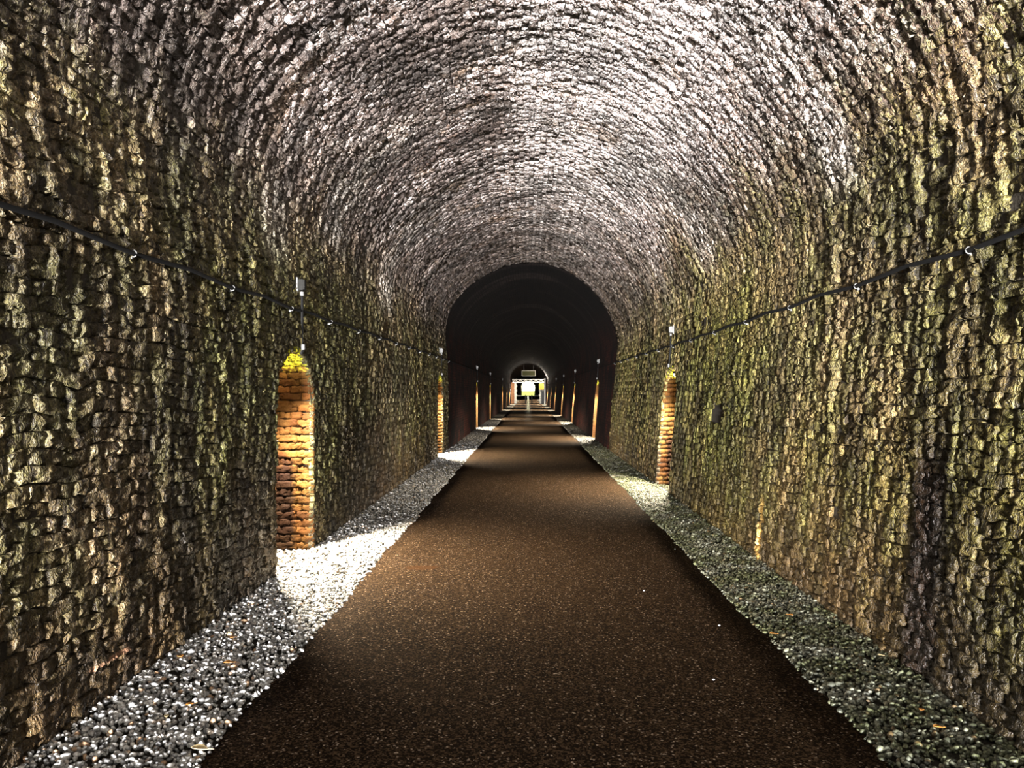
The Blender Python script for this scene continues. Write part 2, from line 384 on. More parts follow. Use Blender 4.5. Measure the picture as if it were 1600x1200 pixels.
# ------------------------------------------------------------------ backing surface (mortar bed or far lining)
def shell(name, y0, y1, sa, sb, side, mat, off, holes=True):
    V, F, UV = [], [], []
    def quad(pts, uvs):
        b = len(V); V.extend(pts); F.append((b, b + 1, b + 2, b + 3)); UV.extend(uvs)
    def pt(y, s):
        p = P_at(s); t = T_at(s); n = np.array([t[1], -t[0]])  # inward normal for this direction
        q = p - n * off; return (q[0], y, q[1])
    ys = list(np.arange(y0, y1, 2.0 if y1 > 30 else 1.0)) + [y1]
    nic = [a for a in NICHE.get(side, []) if holes and y0 - .1 < a < y1]
    for a in nic: ys += [a + NW * k / 14 for k in range(15)]
    ys = sorted(set(round(float(v), 4) for v in ys))
    for ya, yb in zip(ys, ys[1:]):
        ym = (ya + yb) / 2; hole = None
        for a in nic:
            if a < ym < a + NW: hole = a + NW / 2
        n = max(2, int((sb - sa) / .22))
        if hole is None:
            ss = np.linspace(sa, sb, n + 1)
            for s0, s1 in zip(ss, ss[1:]): quad([pt(ya, s0), pt(yb, s0), pt(yb, s1), pt(ya, s1)], [(ya, s0), (yb, s0), (yb, s1), (ya, s1)])
        else:
            ha, hb = max(arch_h(ya - hole), NSPR), max(arch_h(yb - hole), NSPR)
            s_a, s_b = s_of_h(ha, side), s_of_h(hb, side); st = s_of_h(2.0, side); end = sb if side < 0 else sa
            quad([pt(ya, s_a), pt(yb, s_b), pt(yb, st), pt(ya, st)], [(ya, s_a), (yb, s_b), (yb, st), (ya, st)])
            ss = np.linspace(st, end, 5)
            for s0, s1 in zip(ss, ss[1:]): quad([pt(ya, s0), pt(yb, s0), pt(yb, s1), pt(ya, s1)], [(ya, s0), (yb, s0), (yb, s1), (ya, s1)])
    return obj(name, np_mesh(name, V, F, mat, uv=UV))

OFF = .024
wall_left = tag(shell('wall_left', Y0, Y1, 0, S_L, -1, M['mortar'], OFF), 'mossy brick side wall on the left, nearest stretch', kind='structure')
wall_right = tag(shell('wall_right', Y0, Y1, S_R, LEN, 1, M['mortar'], OFF), 'olive green brick side wall on the right, nearest stretch', kind='structure')
ceiling = tag(shell('ceiling', Y0, Y1, S_L, S_R, 0, M['mortar'], OFF), 'pale limey brick vault overhead, nearest stretch', kind='structure')
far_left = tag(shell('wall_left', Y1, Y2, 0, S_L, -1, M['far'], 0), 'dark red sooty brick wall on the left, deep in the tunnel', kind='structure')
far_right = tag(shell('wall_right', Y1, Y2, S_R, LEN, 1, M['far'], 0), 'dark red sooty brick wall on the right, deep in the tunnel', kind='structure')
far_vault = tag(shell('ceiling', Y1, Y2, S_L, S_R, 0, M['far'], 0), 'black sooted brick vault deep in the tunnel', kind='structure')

# unseen rock shell added round the bore, seals out stray sky light
def rock():
    n = 40; ss = np.linspace(0, LEN, n); V, F = [], []
    for y in (Y0, Y2):
        for off in (1.5, 0.0):
            for s_ in ss:
                p = P_at(s_); t = T_at(s_); q = p - np.array([t[1], -t[0]]) * off
                V.append((q[0], y, q[1] - (.5 if s_ in (ss[0], ss[-1]) and off else 0)))
    # V blocks: y0 outer, y0 inner, y1 outer, y1 inner
    for i in range(n - 1):
        F.append((i, i + 1, 2 * n + i + 1, 2 * n + i))
        F.append((i, i + 1, n + i + 1, n + i)); F.append((2 * n + i, 2 * n + i + 1, 3 * n + i + 1, 3 * n + i))
    F.append((0, n - 1, 3 * n - 1, 2 * n))
    F.append((0, n, 2 * n - 1, n - 1)); F.append((2 * n, 3 * n, 4 * n - 1, 3 * n - 1))
    return obj('added_rock_shell', np_mesh('added_rock_shell', V, F, M['mortar']))
tag(rock(), 'unseen dark rock shell added behind the lining to stop light leaks', kind='structure')

# ------------------------------------------------------------------ brick shapes
def brick_shape(nu, nv, L, H, D, sd, amp=.007):
    """gritty lumpy brick; local x = length, y = height, z = out of the wall, face about z=0"""
    g = np.random.default_rng(sd)
    us, vs = np.linspace(-.5, .5, nu + 1), np.linspace(-.5, .5, nv + 1)
    V = []
    for j, v in enumerate(vs):
        for i, u in enumerate(us):
            e = (i in (0, nu)) + (j in (0, nv))
            z = g.normal(0, amp) - (.0025 if e == 1 else .007 if e == 2 else 0)
            sx = g.normal(0, .0035); sy = g.normal(0, .0035)
            k = 1 - (.02 if e == 2 else 0)
            V.append((u * L * k + sx, v * H * k + sy, z))
    F = []; W = nu + 1
    for j in range(nv):
        for i in range(nu): F.append((j * W + i, j * W + i + 1, (j + 1) * W + i + 1, (j + 1) * W + i))
    ring = [i for i in range(W)] + [j * W + nu for j in range(1, nv + 1)] + [nv * W + i for i in range(nu - 1, -1, -1)] + [j * W for j in range(nv - 1, 0, -1)]
    b = len(V)
    for k in ring: x, y, z = V[k]; V.append((x * 1.03, y * 1.03, -D))
    m = len(ring)
    for k in range(m): F.append((ring[(k + 1) % m], ring[k], b + k, b + (k + 1) % m))
    return np.array(V), np.array(F)
NV = 12
SH = {}
JT = .004
for kind, L in (('stretcher', .225 - JT), ('header', .1125 - JT)):
    for q, (nu, nv) in (('fine', (7, 4) if kind == 'stretcher' else (4, 4)), ('coarse', (3, 2) if kind == 'stretcher' else (2, 2))):
        SH[kind, q] = [brick_shape(nu, nv, L, .075 - JT, .045, 100 + i + len(kind), .0065 if q == 'fine' else .004) for i in range(NV)]
SHARED = {}
def shared_mesh(kind, i, mat):
    key = (kind, i, mat.name)
    if key not in SHARED:
        V, F = SH[kind, 'fine'][i]
        SHARED[key] = np_mesh('brick', V, F, mat, rnd=np.full(len(V), (i * .618 + .13) % 1.0))
    return SHARED[key]

_grid = rng.normal(0, 1, (512, 512))
def vnoise(a, b):
    ia, ib = np.floor(a).astype(int), np.floor(b).astype(int); fa, fb = a - ia, b - ib
    fa = fa * fa * (3 - 2 * fa); fb = fb * fb * (3 - 2 * fb); g = _grid
    return (g[ia % 512, ib % 512] * (1 - fa) + g[(ia + 1) % 512, ib % 512] * fa) * (1 - fb) + (g[ia % 512, (ib + 1) % 512] * (1 - fa) + g[(ia + 1) % 512, (ib + 1) % 512] * fa) * fb
def crust(w):
    """height of the craggy crust over the lining, in metres, at world points"""
    y = w[..., 1]; q = w[..., 2] + np.where(w[..., 2] > 3.0, .9 * w[..., 0], 0)
    k = .6 + .5 * np.clip(vnoise(y * .9 + 7, q * .8 + 3), -1, 1.5)
    return k * (.0115 * vnoise(y / .050, q / .21) + .0070 * vnoise(y / .024 + 9, q / .080) + .006 * vnoise(y / .19 + 31, q / .5))

def warp(w): return .011 * vnoise(w[..., 1] / .17 + 77, (w[..., 2] + w[..., 0]) / .6 + 5)

def frames_to_matrix(o, U, Vv, W, su, sv, sw):
    """o (3), axes -> 4x4"""
    m = Matrix.Identity(4)
    for r in range(3): m[r][0] = U[r] * su; m[r][1] = Vv[r] * sv; m[r][2] = W[r] * sw; m[r][3] = o[r]
    return m

def emit_bricks(rows, parent, mat, n_single, stuff_name='brickwork', rough=1.0):
    """rows: dict of arrays: o,U,V,W,(n,3); su; kind; fine. The ones that show largest become objects, the rest one joined part"""
    n = len(rows)
    if not n: return
    O = np.array([r[0] for r in rows]); U = np.array([r[1] for r in rows]); Vv = np.array([r[2] for r in rows]); W = np.array([r[3] for r in rows])
    su = np.array([r[4] for r in rows]); kind = np.array([r[5] for r in rows]); var = rng.integers(0, NV, n)
    # tilt and protrude
    prot = rng.normal(0, .0042, n) * rough; 
    spall = rng.random(n) < .03; prot[spall] -= rng.uniform(.008, .02, spall.sum())
    ta, tb = rng.normal(0, .05, n) * rough, rng.normal(0, .018, n) * rough
    W2 = W + U * ta[:, None] + Vv * tb[:, None]; W2 /= np.linalg.norm(W2, axis=1)[:, None]
    U2 = U - W2 * np.sum(U * W2, 1)[:, None]; U2 /= np.linalg.norm(U2, axis=1)[:, None]
    V2 = np.cross(W2, U2)
    O2 = O + W * prot[:, None] + Vv * rng.normal(0, .0028, n)[:, None]
    # apparent size
    d = O2 - np.array([0, 0, EYE]); dist = np.linalg.norm(d, axis=1); dy = d[:, 1]
    px = 825 + 1155 * d[:, 0] / np.maximum(dy, .01); py = 611 - 1155 * d[:, 2] / np.maximum(dy, .01)
    vis = (dy > .5) & (px > 4) & (px < 1596) & (py > 4) & (py < 1196)
    cosv = np.abs(np.sum(d * W, 1)) / dist
    size = np.where(vis, su * np.where(kind == 0, 2, 1) * cosv / dist ** 2, 0)
    order = np.argsort(-size); single = np.zeros(n, bool); single[order[:n_single]] = True; single &= size > 0
    for i in np.nonzero(single)[0]:
        k = 'stretcher' if kind[i] == 0 else 'header'
        V, F = SH[k, 'fine'][var[i]]
        w = O2[i] + V[:, :1] * U2[i] * su[i] + V[:, 1:2] * V2[i] + V[:, 2:] * W2[i]
        w = w + (rough * crust(w) * (V[:, 2] > -.03))[:, None] * W[i] + rough * warp(w)[:, None] * Vv[i]
        o = obj('brick', np_mesh('brick', w - O2[i], F, mat, rnd=np.full(len(V), rng.random())), parent)
        o.location = O2[i]
    VV, FF, RR = [], [], []; base = 0
    fine = (O[:, 1] < 9.5)
    for kk, kn in ((0, 'stretcher'), (1, 'header')):
        for q in ('fine', 'coarse'):
            for v in range(NV):
                m = np.nonzero((~single) & (kind == kk) & (var == v) & (fine == (q == 'fine')))[0]
                if not len(m): continue
                V, F = SH[kn, q][v]
                w = (O2[m][:, None] + V[None, :, 0, None] * (U2[m] * su[m][:, None])[:, None] + V[None, :, 1, None] * V2[m][:, None] + V[None, :, 2, None] * W2[m][:, None])
                w = w + (rough * crust(w) * (V[None, :, 2] > -.03))[..., None] * W[m][:, None] + rough * warp(w)[..., None] * Vv[m][:, None]
                VV.append(w.reshape(-1, 3)); nf = len(V)
                FF.append((F[None] + (base + np.arange(len(m)) * nf)[:, None, None]).reshape(-1, 4)); base += len(m) * nf
                RR.append(np.repeat(rng.random(len(m)), nf))
    if VV:
        tag(obj(stuff_name, np_mesh(stuff_name, np.concatenate(VV), np.concatenate(FF), mat, rnd=np.concatenate(RR)), parent), kind='stuff')

EY = np.array([0, 1.0, 0])
def course_bricks(side, sa, sb, y0, y1):
    rows = []; k0, k1 = int(math.ceil(sa / .075)), int(math.floor(sb / .075 - 1e-6))
    for k in range(k0, k1 + 1):
        s = (k + .5) * .075
        if s > sb + .04 or s > LEN: continue
        p = P_at(s); t = T_at(s); h = p[1]
        T3 = np.array([t[0], 0, t[1]]); N3 = np.array([t[1], 0, -t[0]]); o0 = np.array([p[0], 0, p[1]])
        cuts = []
        for a in NICHE.get(side, []):
            c = a + NW / 2; hw = arch_half(h, .115) if h > NSPR else NW / 2
            if hw > 0 and h < NH + .13 and y0 < c < y1: cuts.append((c - hw, c + hw))
        edges = [y0] + [v for c in sorted(cuts) for v in c] + [y1]
        head = k % 2; pitch = .1125 if head else .225
        for ea, eb in zip(edges[::2], edges[1::2]):
            y = ea; first = True
            while y < eb - .015:
                L = pitch * (1 + rng.normal(0, .015))
                if first and not head: L *= .75 if rng.random() < .5 else .5
                if first and ea == y0: L = pitch * rng.uniform(.3, 1)
                first = False
                if y + L > eb - .03: L = eb - y
                c = y + L / 2
                # a hole where bricks have dropped out
                hole = side > 0 and abs(c - 8.75) < .31 - 1.2 * abs(h - 1.29) + .08 * math.sin(h * 90) and abs(h - 1.29) < .12
                if not hole:
                    rows.append((o0 + EY * c, -EY, T3, N3, L / pitch * 1.0, head))
                y += L
    return rows
def fix(rows):
    # keep frames right handed: U x V = W
    out = []
    for o, U, V, W, su, k in rows:
        if np.dot(np.cross(U, V), W) < 0: U = -U
        out.append((o, U, V, W, su, k))
    return out
YN = 1.2
rows_L = fix(course_bricks(-1, 0, S_L, YN, Y1)); rows_R = fix(course_bricks(1, S_R, LEN, YN, Y1)); rows_C = fix(course_bricks(0, S_L, S_R, YN + 1.5, Y1))

# ring of bricks on edge round each niche arch
def ring_rows(side, a):
    rows = []; c = a + NW / 2; n = 24; rr = NW / 2 + .056
    for i in range(n):
        th = math.pi * (i + .5) / n; y = c + math.cos(th) * rr; h = NSPR + math.sin(th) * rr
        s = s_of_h(h, side); p = P_at(s); t = T_at(s)
        T3 = np.array([t[0], 0, t[1]]) * (1 if side < 0 else -1); N3 = np.array([t[1], 0, -t[0]])
        rad = EY * math.cos(th) + T3 * math.sin(th)
        V = np.cross(N3, rad); rows.append((np.array([p[0], y, p[1]]), rad, V, N3, 1.0, 1))
    return rows
for a in NICHE[-1]:
    if YN < a < Y1: rows_L += ring_rows(-1, a)
for a in NICHE[1]:
    if YN < a < Y1: rows_R += ring_rows(1, a)
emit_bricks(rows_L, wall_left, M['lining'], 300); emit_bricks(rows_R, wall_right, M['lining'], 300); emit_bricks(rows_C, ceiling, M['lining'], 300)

# ------------------------------------------------------------------ niches
def niche_shell(side, a, parent, mat, back):
    """recess: jambs, back, barrel crown; back = how far behind the brick faces this surface lies"""
    V, F, UV = [], [], []
    c = a + NW / 2; hw = NW / 2 + back
    out = [(c - hw, -.06), (c - hw, NSPR / 2), (c - hw, NSPR)] + [(c - hw * math.cos(math.pi * k / 16), NSPR + (NH - NSPR + back) * math.sin(math.pi * k / 16)) for k in range(1, 16)] + [(c + hw, NSPR), (c + hw, NSPR / 2), (c + hw, -.06)]
    d = ND + back; acc = 0
    for (y0, h0), (y1, h1) in zip(out, out[1:]):
        x0, x1 = wall_x(h0, side) + side * .005, wall_x(h1, side) + side * .005
        xb = side * (2.15 + d); b = len(V); L = math.hypot(y1 - y0, h1 - h0)
        V += [(x0, y0, h0), (x1, y1, h1), (xb, y1, h1), (xb, y0, h0)]; F.append((b, b + 1, b + 2, b + 3))
        jamb = abs(y1 - y0) < .01
        UV += [(0, acc), (0, acc + L), (d, acc + L), (d, acc)]; acc += L
    xb = side * (2.15 + d)
    for (y0, h0), (y1, h1) in zip(out, out[1:]):
        if abs(y1 - y0) < 1e-4: continue
        b = len(V); V += [(xb, y0, -.06), (xb, y1, -.06), (xb, y1, h1), (xb, y0, h0)]; F.append((b, b + 1, b + 2, b + 3)); UV += [(y0, 0), (y1, 0), (y1, h1), (y0, h0)]
    b = len(V); V += [(side * 2.09, c - hw, -.012), (side * 2.09, c + hw, -.012), (xb, c + hw, -.012), (xb, c - hw, -.012)]; F.append((b, b + 1, b + 2, b + 3)); UV += [(0, 0)] * 4
    return obj('niche', np_mesh('niche', V, F, mat, uv=UV), parent)

def niche_bricks(side, a, parent, nsingle):
    rows = []; xb = 2.15 + ND; sx = np.array([side * 1.0, 0, 0]); EZ = np.array([0, 0, 1.0])
    for yj, ny in ((a, 1.0), (a + NW, -1.0)):          # jambs
        for k in range(19):
            h = k * .075 + .03
            x = abs(wall_x(h, side)) + .004; head = k % 2; pitch = .1125 if head else .225
            first = True
            while x < xb - .02:
                L = pitch if not (first and not head) else .1125 + .05
                first = False; L = min(L, xb - x)
                rows.append((np.array([side * (x + L / 2), yj, h]), sx, EZ, np.array([0, ny, 0]), L / pitch, head)); x += L
    for k in range(26):                                # back
        h = k * .075 + .03; hw = arch_half(h)
        if hw < .05: continue
        y = a + NW / 2 - hw; head = k % 2; pitch = .1125 if head else .225; e = a + NW / 2 + hw
        while y < e - .02:
            L = min(pitch, e - y); rows.append((np.array([side * xb, y + L / 2, h]), EY, EZ, -sx, L / pitch, head)); y += L
    n = 22; c = a + NW / 2                              # barrel crown
    for i in range(n):
        th = math.pi * (i + .5) / n; y = c + math.cos(th) * NW / 2; h = NSPR + math.sin(th) * (NH - NSPR)
        x = abs(wall_x(h, side)) + .004; rad = EY * math.cos(th) + EZ * math.sin(th); tt = -EY * math.sin(th) + EZ * math.cos(th)
        off = (i % 2) * .11
        while x < xb - .02:
            L = min(.225 - off, xb - x); off = 0
            rows.append((np.array([side * (x + L / 2), y, h]), sx, tt, -rad, L / .225, 0)); x += L
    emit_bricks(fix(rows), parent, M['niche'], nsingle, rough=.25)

LAMPS = []
proto_lamp = None
def make_lamp():
    e = empty('niche_lamp', (0, 0, 0))
    b = MB(); b.cyl((0, 0, 0), (0, 0, -.035), .085, .08, 20); b.build('housing', M['grey'], e)
    b = MB(); b.ball((0, 0, -.035), (.07, .07, .05), 16); b.build('lens', M['lens'], e, True)
    b = MB()
    for k in range(4):
        an = math.pi * k / 4
        b.tube([(.078 * math.cos(an) * math.cos(q), .078 * math.sin(an) * math.cos(q), -.035 - .06 * math.sin(q)) for q in [math.pi * j / 8 for j in range(9)]], .003, 5)
    b.build('guard', M['steel'], e)
    return e
def copy_tree(o, parent=None):
    c = o.copy(); C.objects.link(c); c.parent = parent
    for ch in list(o.children): copy_tree(ch, c)
    return c
def add_light(side, a, power):
    l = bpy.data.lights.new('lamp_light', 'SPOT'); l.spot_size = R(122); l.spot_blend = .9; l.shadow_soft_size = .05; l.energy = power; l.color = LAMP_COL
    o = bpy.data.objects.new('lamp_light', l); C.objects.link(o); o.parent = None
    return o
order = ['first', 'second', 'third', 'fourth', 'fifth', 'sixth', 'seventh', 'eighth', 'ninth', 'tenth', 'eleventh', 'twelfth', 'thirteenth']
for side in (-1, 1):
    cnt = 0; sname = 'left' if side < 0 else 'right'
    for a in NICHE[side]:
        near = YN < a < Y1
        nparent = (wall_left if side < 0 else wall_right) if a < Y1 else (far_left if side < 0 else far_right)
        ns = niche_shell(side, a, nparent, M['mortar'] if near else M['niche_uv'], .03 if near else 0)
        if near: niche_bricks(side, a, ns, 150 if a < 8 else 0)
        inview = a > 1.5
        if inview: cnt += 1
        if proto_lamp is None: proto_lamp = make_lamp(); lp = proto_lamp
        else: lp = copy_tree(proto_lamp)
        lx = side * (2.15 + .22)
        tilt = R(-side * 24)
        lp.location = (lx, a + NW / 2, 1.86 if True else 0); lp.rotation_euler = (0, -tilt * .0, 0)
        if inview and a < 90:
            tag(lp, 'round caged lamp in the crown of the %s lit wall niche on the %s' % (order[cnt - 1], sname), 'lamp', 'niche lamps')
        elif inview: tag(lp, 'tiny lamp beyond the far gateway, in the %s niche on the %s' % (order[cnt - 1], sname), 'lamp', 'niche lamps')
        else: tag(lp, 'round caged lamp in a %s niche %s the viewpoint' % (sname, 'beside' if a > -2 else 'a few steps behind' if side < 0 else 'well behind'), 'lamp', 'niche lamps')
        if -2 < a < 2:      # this one is out of order
            for ch in lp.children:
                if ch.name.startswith('lens'): ch.data = ch.data.copy(); ch.data.materials[0] = M['whitepaint']
            continue
        lo = add_light(side, a, LAMP_W * (1.0 if a < 20 else 1.25 if a < 80 else 3.0))
        lo.location = (lx, a + NW / 2, 1.75)
        lo.rotation_euler = (0, side * R(28), 0)      # leans out of the niche

# ------------------------------------------------------------------ floor, verges
def edge_x(y, side):
    w = .010 * math.sin(y * 1.7 + side) + .009 * math.sin(y * 5.3 + 2 * side)
    return (-1.36 - .0022 * min(y, 40) if side < 0 else 1.50 + .002 * min(y, 40)) + w
ys = np.concatenate([np.arange(Y0, 24, .12), np.arange(24, Y2, 2.0), [Y2]])
V, F = [], []; nx = 10
for y in ys:
    a, b = edge_x(y, -1), edge_x(y, 1)
    V.append((a, y, -.05))
    for i in range(nx + 1):
        u = i / nx; V.append((a + (b - a) * u, y, .012 * math.sin(math.pi * u) - .004))
    V.append((b, y, -.05))
w = nx + 3
for j in range(len(ys) - 1):
    for i in range(w - 1): F.append((j * w + i, j * w + i + 1, (j + 1) * w + i + 1, (j + 1) * w + i))
floor = tag(obj('floor', np_mesh('floor', V, F, M['asphalt'], smooth=False)), 'dark brown tarmac path running down the tunnel', kind='structure')

def stone_shape(sd):
    g = np.random.default_rng(sd); b = bmesh.new(); bmesh.ops.create_icosphere(b, subdivisions=1, radius=1)
    V = np.array([v.co[:] for v in b.verts]); F = np.array([[v.index for v in f.verts] for f in b.faces]); b.free()
    V *= g.uniform(.72, 1.2, (len(V), 1)); V *= np.array([1.0, g.uniform(.6, .85), g.uniform(.4, .65)]); return V, F
STN = [stone_shape(i) for i in range(14)]
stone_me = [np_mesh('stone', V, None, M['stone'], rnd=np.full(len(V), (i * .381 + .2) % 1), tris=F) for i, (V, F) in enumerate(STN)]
def rotm(n):
    q = rng.normal(size=(n, 4)); q[:, 1:3] *= .35; q /= np.linalg.norm(q, axis=1)[:, None]; w, x, y, z = q.T
    return np.stack([np.stack([1 - 2 * (y * y + z * z), 2 * (x * y - z * w), 2 * (x * z + y * w)], -1), np.stack([2 * (x * y + z * w), 1 - 2 * (x * x + z * z), 2 * (y * z - x * w)], -1),
                     np.stack([2 * (x * z - y * w), 2 * (y * z + x * w), 1 - 2 * (x * x + y * y)], -1)], 1)
def verge(side, label):
    bx = [(side * (2.115 if side < 0 else 2.125), edge_x(y, side) + side * -.02) for y in ys]
    V = [];
    for (xa, xb), y in zip(bx, ys): V += [(xa, y, -.012), (xb, y, -.028)]
    F = [(2 * j, 2 * j + 1, 2 * j + 3, 2 * j + 2) if side < 0 else (2 * j + 1, 2 * j, 2 * j + 2, 2 * j + 3) for j in range(len(ys) - 1)]
    bed = tag(obj('gravel_verge', np_mesh('gravel_verge', V, F, M['bed'])), label, 'gravel')
    pos = []; 
    for (ya, yb, dens, rad) in ((2.2, 6, 2300, .0150), (6, 12, 1700, .0160), (12, 20, 1000, .0195), (20, 40, 420, .028)):
        n = int(dens * (yb - ya) * .75); y = rng.uniform(ya, yb, n); 
        e = np.array([edge_x(v, side) for v in y]); u = rng.random(n); wl = side * 2.11
        x = e + (wl - e) * (u * 1.03 - .015 - .03 * (rng.random(n) < .06) * rng.random(n))
        sz = rad * rng.lognormal(0, .28, n)
        z = -.012 + rng.uniform(0, .014, n) + .012 * (np.abs(x) - np.abs(e)) / .7
        pos.append(np.stack([x, y, z, sz], 1))
    for a in NICHE[side]:      # floor of the niches
        if 0 < a < 30:
            n = 700; pos.append(np.stack([side * rng.uniform(2.1, 2.1 + ND, n), a + rng.uniform(.02, NW - .02, n), rng.uniform(-.01, .01, n), .015 * rng.lognormal(0, .28, n)], 1))
    p = np.concatenate(pos); n = len(p); Rm = rotm(n); var = rng.integers(0, len(STN), n)
    d = p[:, :3] - np.array([0, 0, EYE]); px = 825 + 1155 * d[:, 0] / d[:, 1]; py = 611 - 1155 * d[:, 2] / d[:, 1]
    size = np.where((px > 2) & (px < 1598) & (py < 1198), p[:, 3] / d[:, 1], 0)
    single = np.zeros(n, bool); single[np.argsort(-size)[:280]] = True
    for i in np.nonzero(single)[0]:
        o = bpy.data.objects.new('stone', stone_me[var[i]]); C.objects.link(o); o.parent = bed
        r = Rm[i]; o.matrix_local = frames_to_matrix(p[i, :3], r[:, 0], r[:, 1], r[:, 2], *(float(p[i, 3]),) * 3)
    VV, FF, RR = [], [], []; base = 0
    for v, (V, F) in enumerate(STN):
        m = np.nonzero((~single) & (var == v))[0]
        wv = np.einsum('nij,kj->nki', Rm[m], V) * p[m, 3][:, None, None] + p[m, None, :3]
        VV.append(wv.reshape(-1, 3)); k = len(V); FF.append((F[None] + (base + np.arange(len(m)) * k)[:, None, None]).reshape(-1, 3)); base += len(m) * k
        RR.append(np.repeat(rng.random(len(m)), k))
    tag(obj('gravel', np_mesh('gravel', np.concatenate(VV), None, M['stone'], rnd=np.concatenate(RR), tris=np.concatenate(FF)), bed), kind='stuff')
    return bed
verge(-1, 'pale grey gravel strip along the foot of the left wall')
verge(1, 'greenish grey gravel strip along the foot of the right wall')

# ------------------------------------------------------------------ cables and clips
for side, nm in ((-1, 'left'), (1, 'right')):
    e = empty('wall_cable', (wall_x(2.29, side), 0, 2.29))
    tag(e, 'black cable clipped along the %s tunnel wall at head height' % nm, 'cable')
    pts = []; y = -3.0
    while y < 92:
        sag = .012 * math.sin((y - 3.87) / 1.31 * 2 * math.pi - math.pi / 2)
        if y > 20: sag = 0
        pts.append((-side * .028, y, sag + (.06 * min(1, max(0, (y - 7) / 10)) if side < 0 else -.02 * math.exp(-((y - 11) / 3) ** 2))))
        y += .3275 / 1 if y < 20 else 2
    MB().tube(pts, .0135, 8).build('cable', M['cable'], e)
    for k in range(-2, 13):
        yc = 3.87 + 1.31 * k
        cz = float(np.interp(yc, [p[1] for p in pts], [p[2] for p in pts]))
        b = MB(); b.tube([(-side * .028 + .018 * math.cos(q), yc, cz + .018 * math.sin(q)) for q in [2 * math.pi * j / 10 for j in range(10)]], .0035, 5)
        b.box((-side * .008, yc, cz - .022), (.03, .012, .012)); b.build('clip', M['steel'], e)

# ------------------------------------------------------------------ junction boxes with their conduits above the niches
def junction(side, a, near, label, white):
    yc = a + NW / 2 + .10; x = wall_x(2.53, side)
    e = empty('junction_box', (x, yc, 2.53)); tag(e, label, 'junction box', 'boxes above the niches')
    m = M['white'] if white else M['grey']
    MB().box((-side * .05, 0, 0), (.05, .062, .10), bev=.005).build('housing', m, e)
    MB().box((-side * .079, 0, 0), (.010, .056, .092), bev=.003).build('lid', m, e)
    b = MB(); b.box((-side * .01, 0, -.0), (.012, .03, .14)); b.box((-side * .03, -.035, -.055), (.012, .06, .010)); b.build('bracket', M['steel'], e)
    top = wall_x(2.45, side) - x; mid = wall_x(2.2, side) - x; low = wall_x(1.93, side) - x
    MB().tube([(top - side * .045, 0, -.065), (mid - side * .03, 0, -.33), (low - side * .03, 0, -.6), (low - side * .01, 0, -.64)], .012, 8).build('conduit', M['conduit'], e)
    b = MB(); b.cyl((top - side * .045, 0, -.065), (top - side * .045, 0, -.10), .018); b.cyl((low - side * .03, 0, -.55), (low - side * .03, 0, -.60), .017); b.build('gland', M['steel'], e)
cn = {-1: 0, 1: 0}
for side in (-1, 1):
    for a in NICHE[side]:
        if 1.5 < a < 62:
            cn[side] += 1; s = 'left' if side < 0 else 'right'
            junction(side, a, a < 20, '%s junction box on a conduit above the %s lit niche on the %s' % ('dark grey' if (side < 0 and cn[side] == 1) else 'white', order[cn[side] - 1], s), not (side < 0 and cn[side] == 1))

# ------------------------------------------------------------------ leaves and stray chips
def leaf(x, y, z, size, rot, mat, label, pitch=.15):
    b = bmesh.new(); n = 8; L = []
    for i in range(n + 1):
        t = i / n; w = .34 * math.sin(math.pi * t) ** .8 * (1 - .3 * t); c = .06 * math.sin(math.pi * t)
        L.append([b.verts.new(((t - .5), -w, c + .10 * abs(w))), b.verts.new(((t - .5), 0, c)), b.verts.new(((t - .5), w, c + .10 * abs(w)))])
    for p, q in zip(L, L[1:]):
        for k in (0, 1):
            try: b.faces.new((p[k], p[k + 1], q[k + 1], q[k]))
            except ValueError: pass
    r = bmesh.ops.extrude_face_region(b, geom=b.faces[:]); bmesh.ops.translate(b, vec=(0, 0, -.02), verts=[v for v in r['geom'] if isinstance(v, bmesh.types.BMVert)])
    bmesh.ops.recalc_face_normals(b, faces=b.faces)
    me = bpy.data.meshes.new('fallen_leaf'); b.to_mesh(me); b.free(); me.materials.append(mat)
    e = empty('fallen_leaf', (x, y, z)); e.rotation_euler = (0, pitch, rot); e.scale = (size,) * 3
    obj('blade', me, e)
    MB().tube([(.45, 0, 0), (.62, .02, .01), (.78, .07, .0)], .02, 5).build('stalk', mat, e)
    tag(e, label, 'leaf')
def ground(px, py, h=.02):
    y = 1155 * (EYE - h) / (py - 611); return (px - 825) * y / 1155, y
for (px, py, sz, rot, pale, lab) in (
    (1204, 986, .055, .3, 0, 'orange brown leaf on the right edge of the path where gravel starts'),
    (1230, 957, .05, 2.0, 0, 'curled tan leaf on the right gravel, just behind the leaf at the path edge'),
    (1455, 1127, .05, .1, 0, 'orange leaf in the dark right gravel nearest the bottom corner'),
    (1368, 1018, .035, .0, 1, 'small whitish leaf scrap beside the foot of the right wall'),
    (1430, 1101, .04, .8, 0, 'thin brown leaf on the right gravel close to the wall foot'),
    (356, 1037, .06, .5, 0, 'brown curled leaf in the middle of the left gravel'),
    (362, 998, .05, 1.2, 0, 'tan leaf on the left gravel below the damp wall patch'),
    (278, 1028, .06, 2.4, 0, 'orange leaf lying against the foot of the left wall'),
    (295, 1103, .05, .9, 0, 'reddish leaf on the pale gravel at lower left'),
    (257, 1122, .04, 2.0, 1, 'cream coloured leaf scrap on the pale gravel at lower left'),
    (310, 1172, .075, .1, 1, 'long straw coloured leaf at the gravel edge, lowest on the left')):
    x, y = ground(px, py); leaf(x, y, .022, sz, rot, M['paleleaf' if pale else 'leaf'], lab)
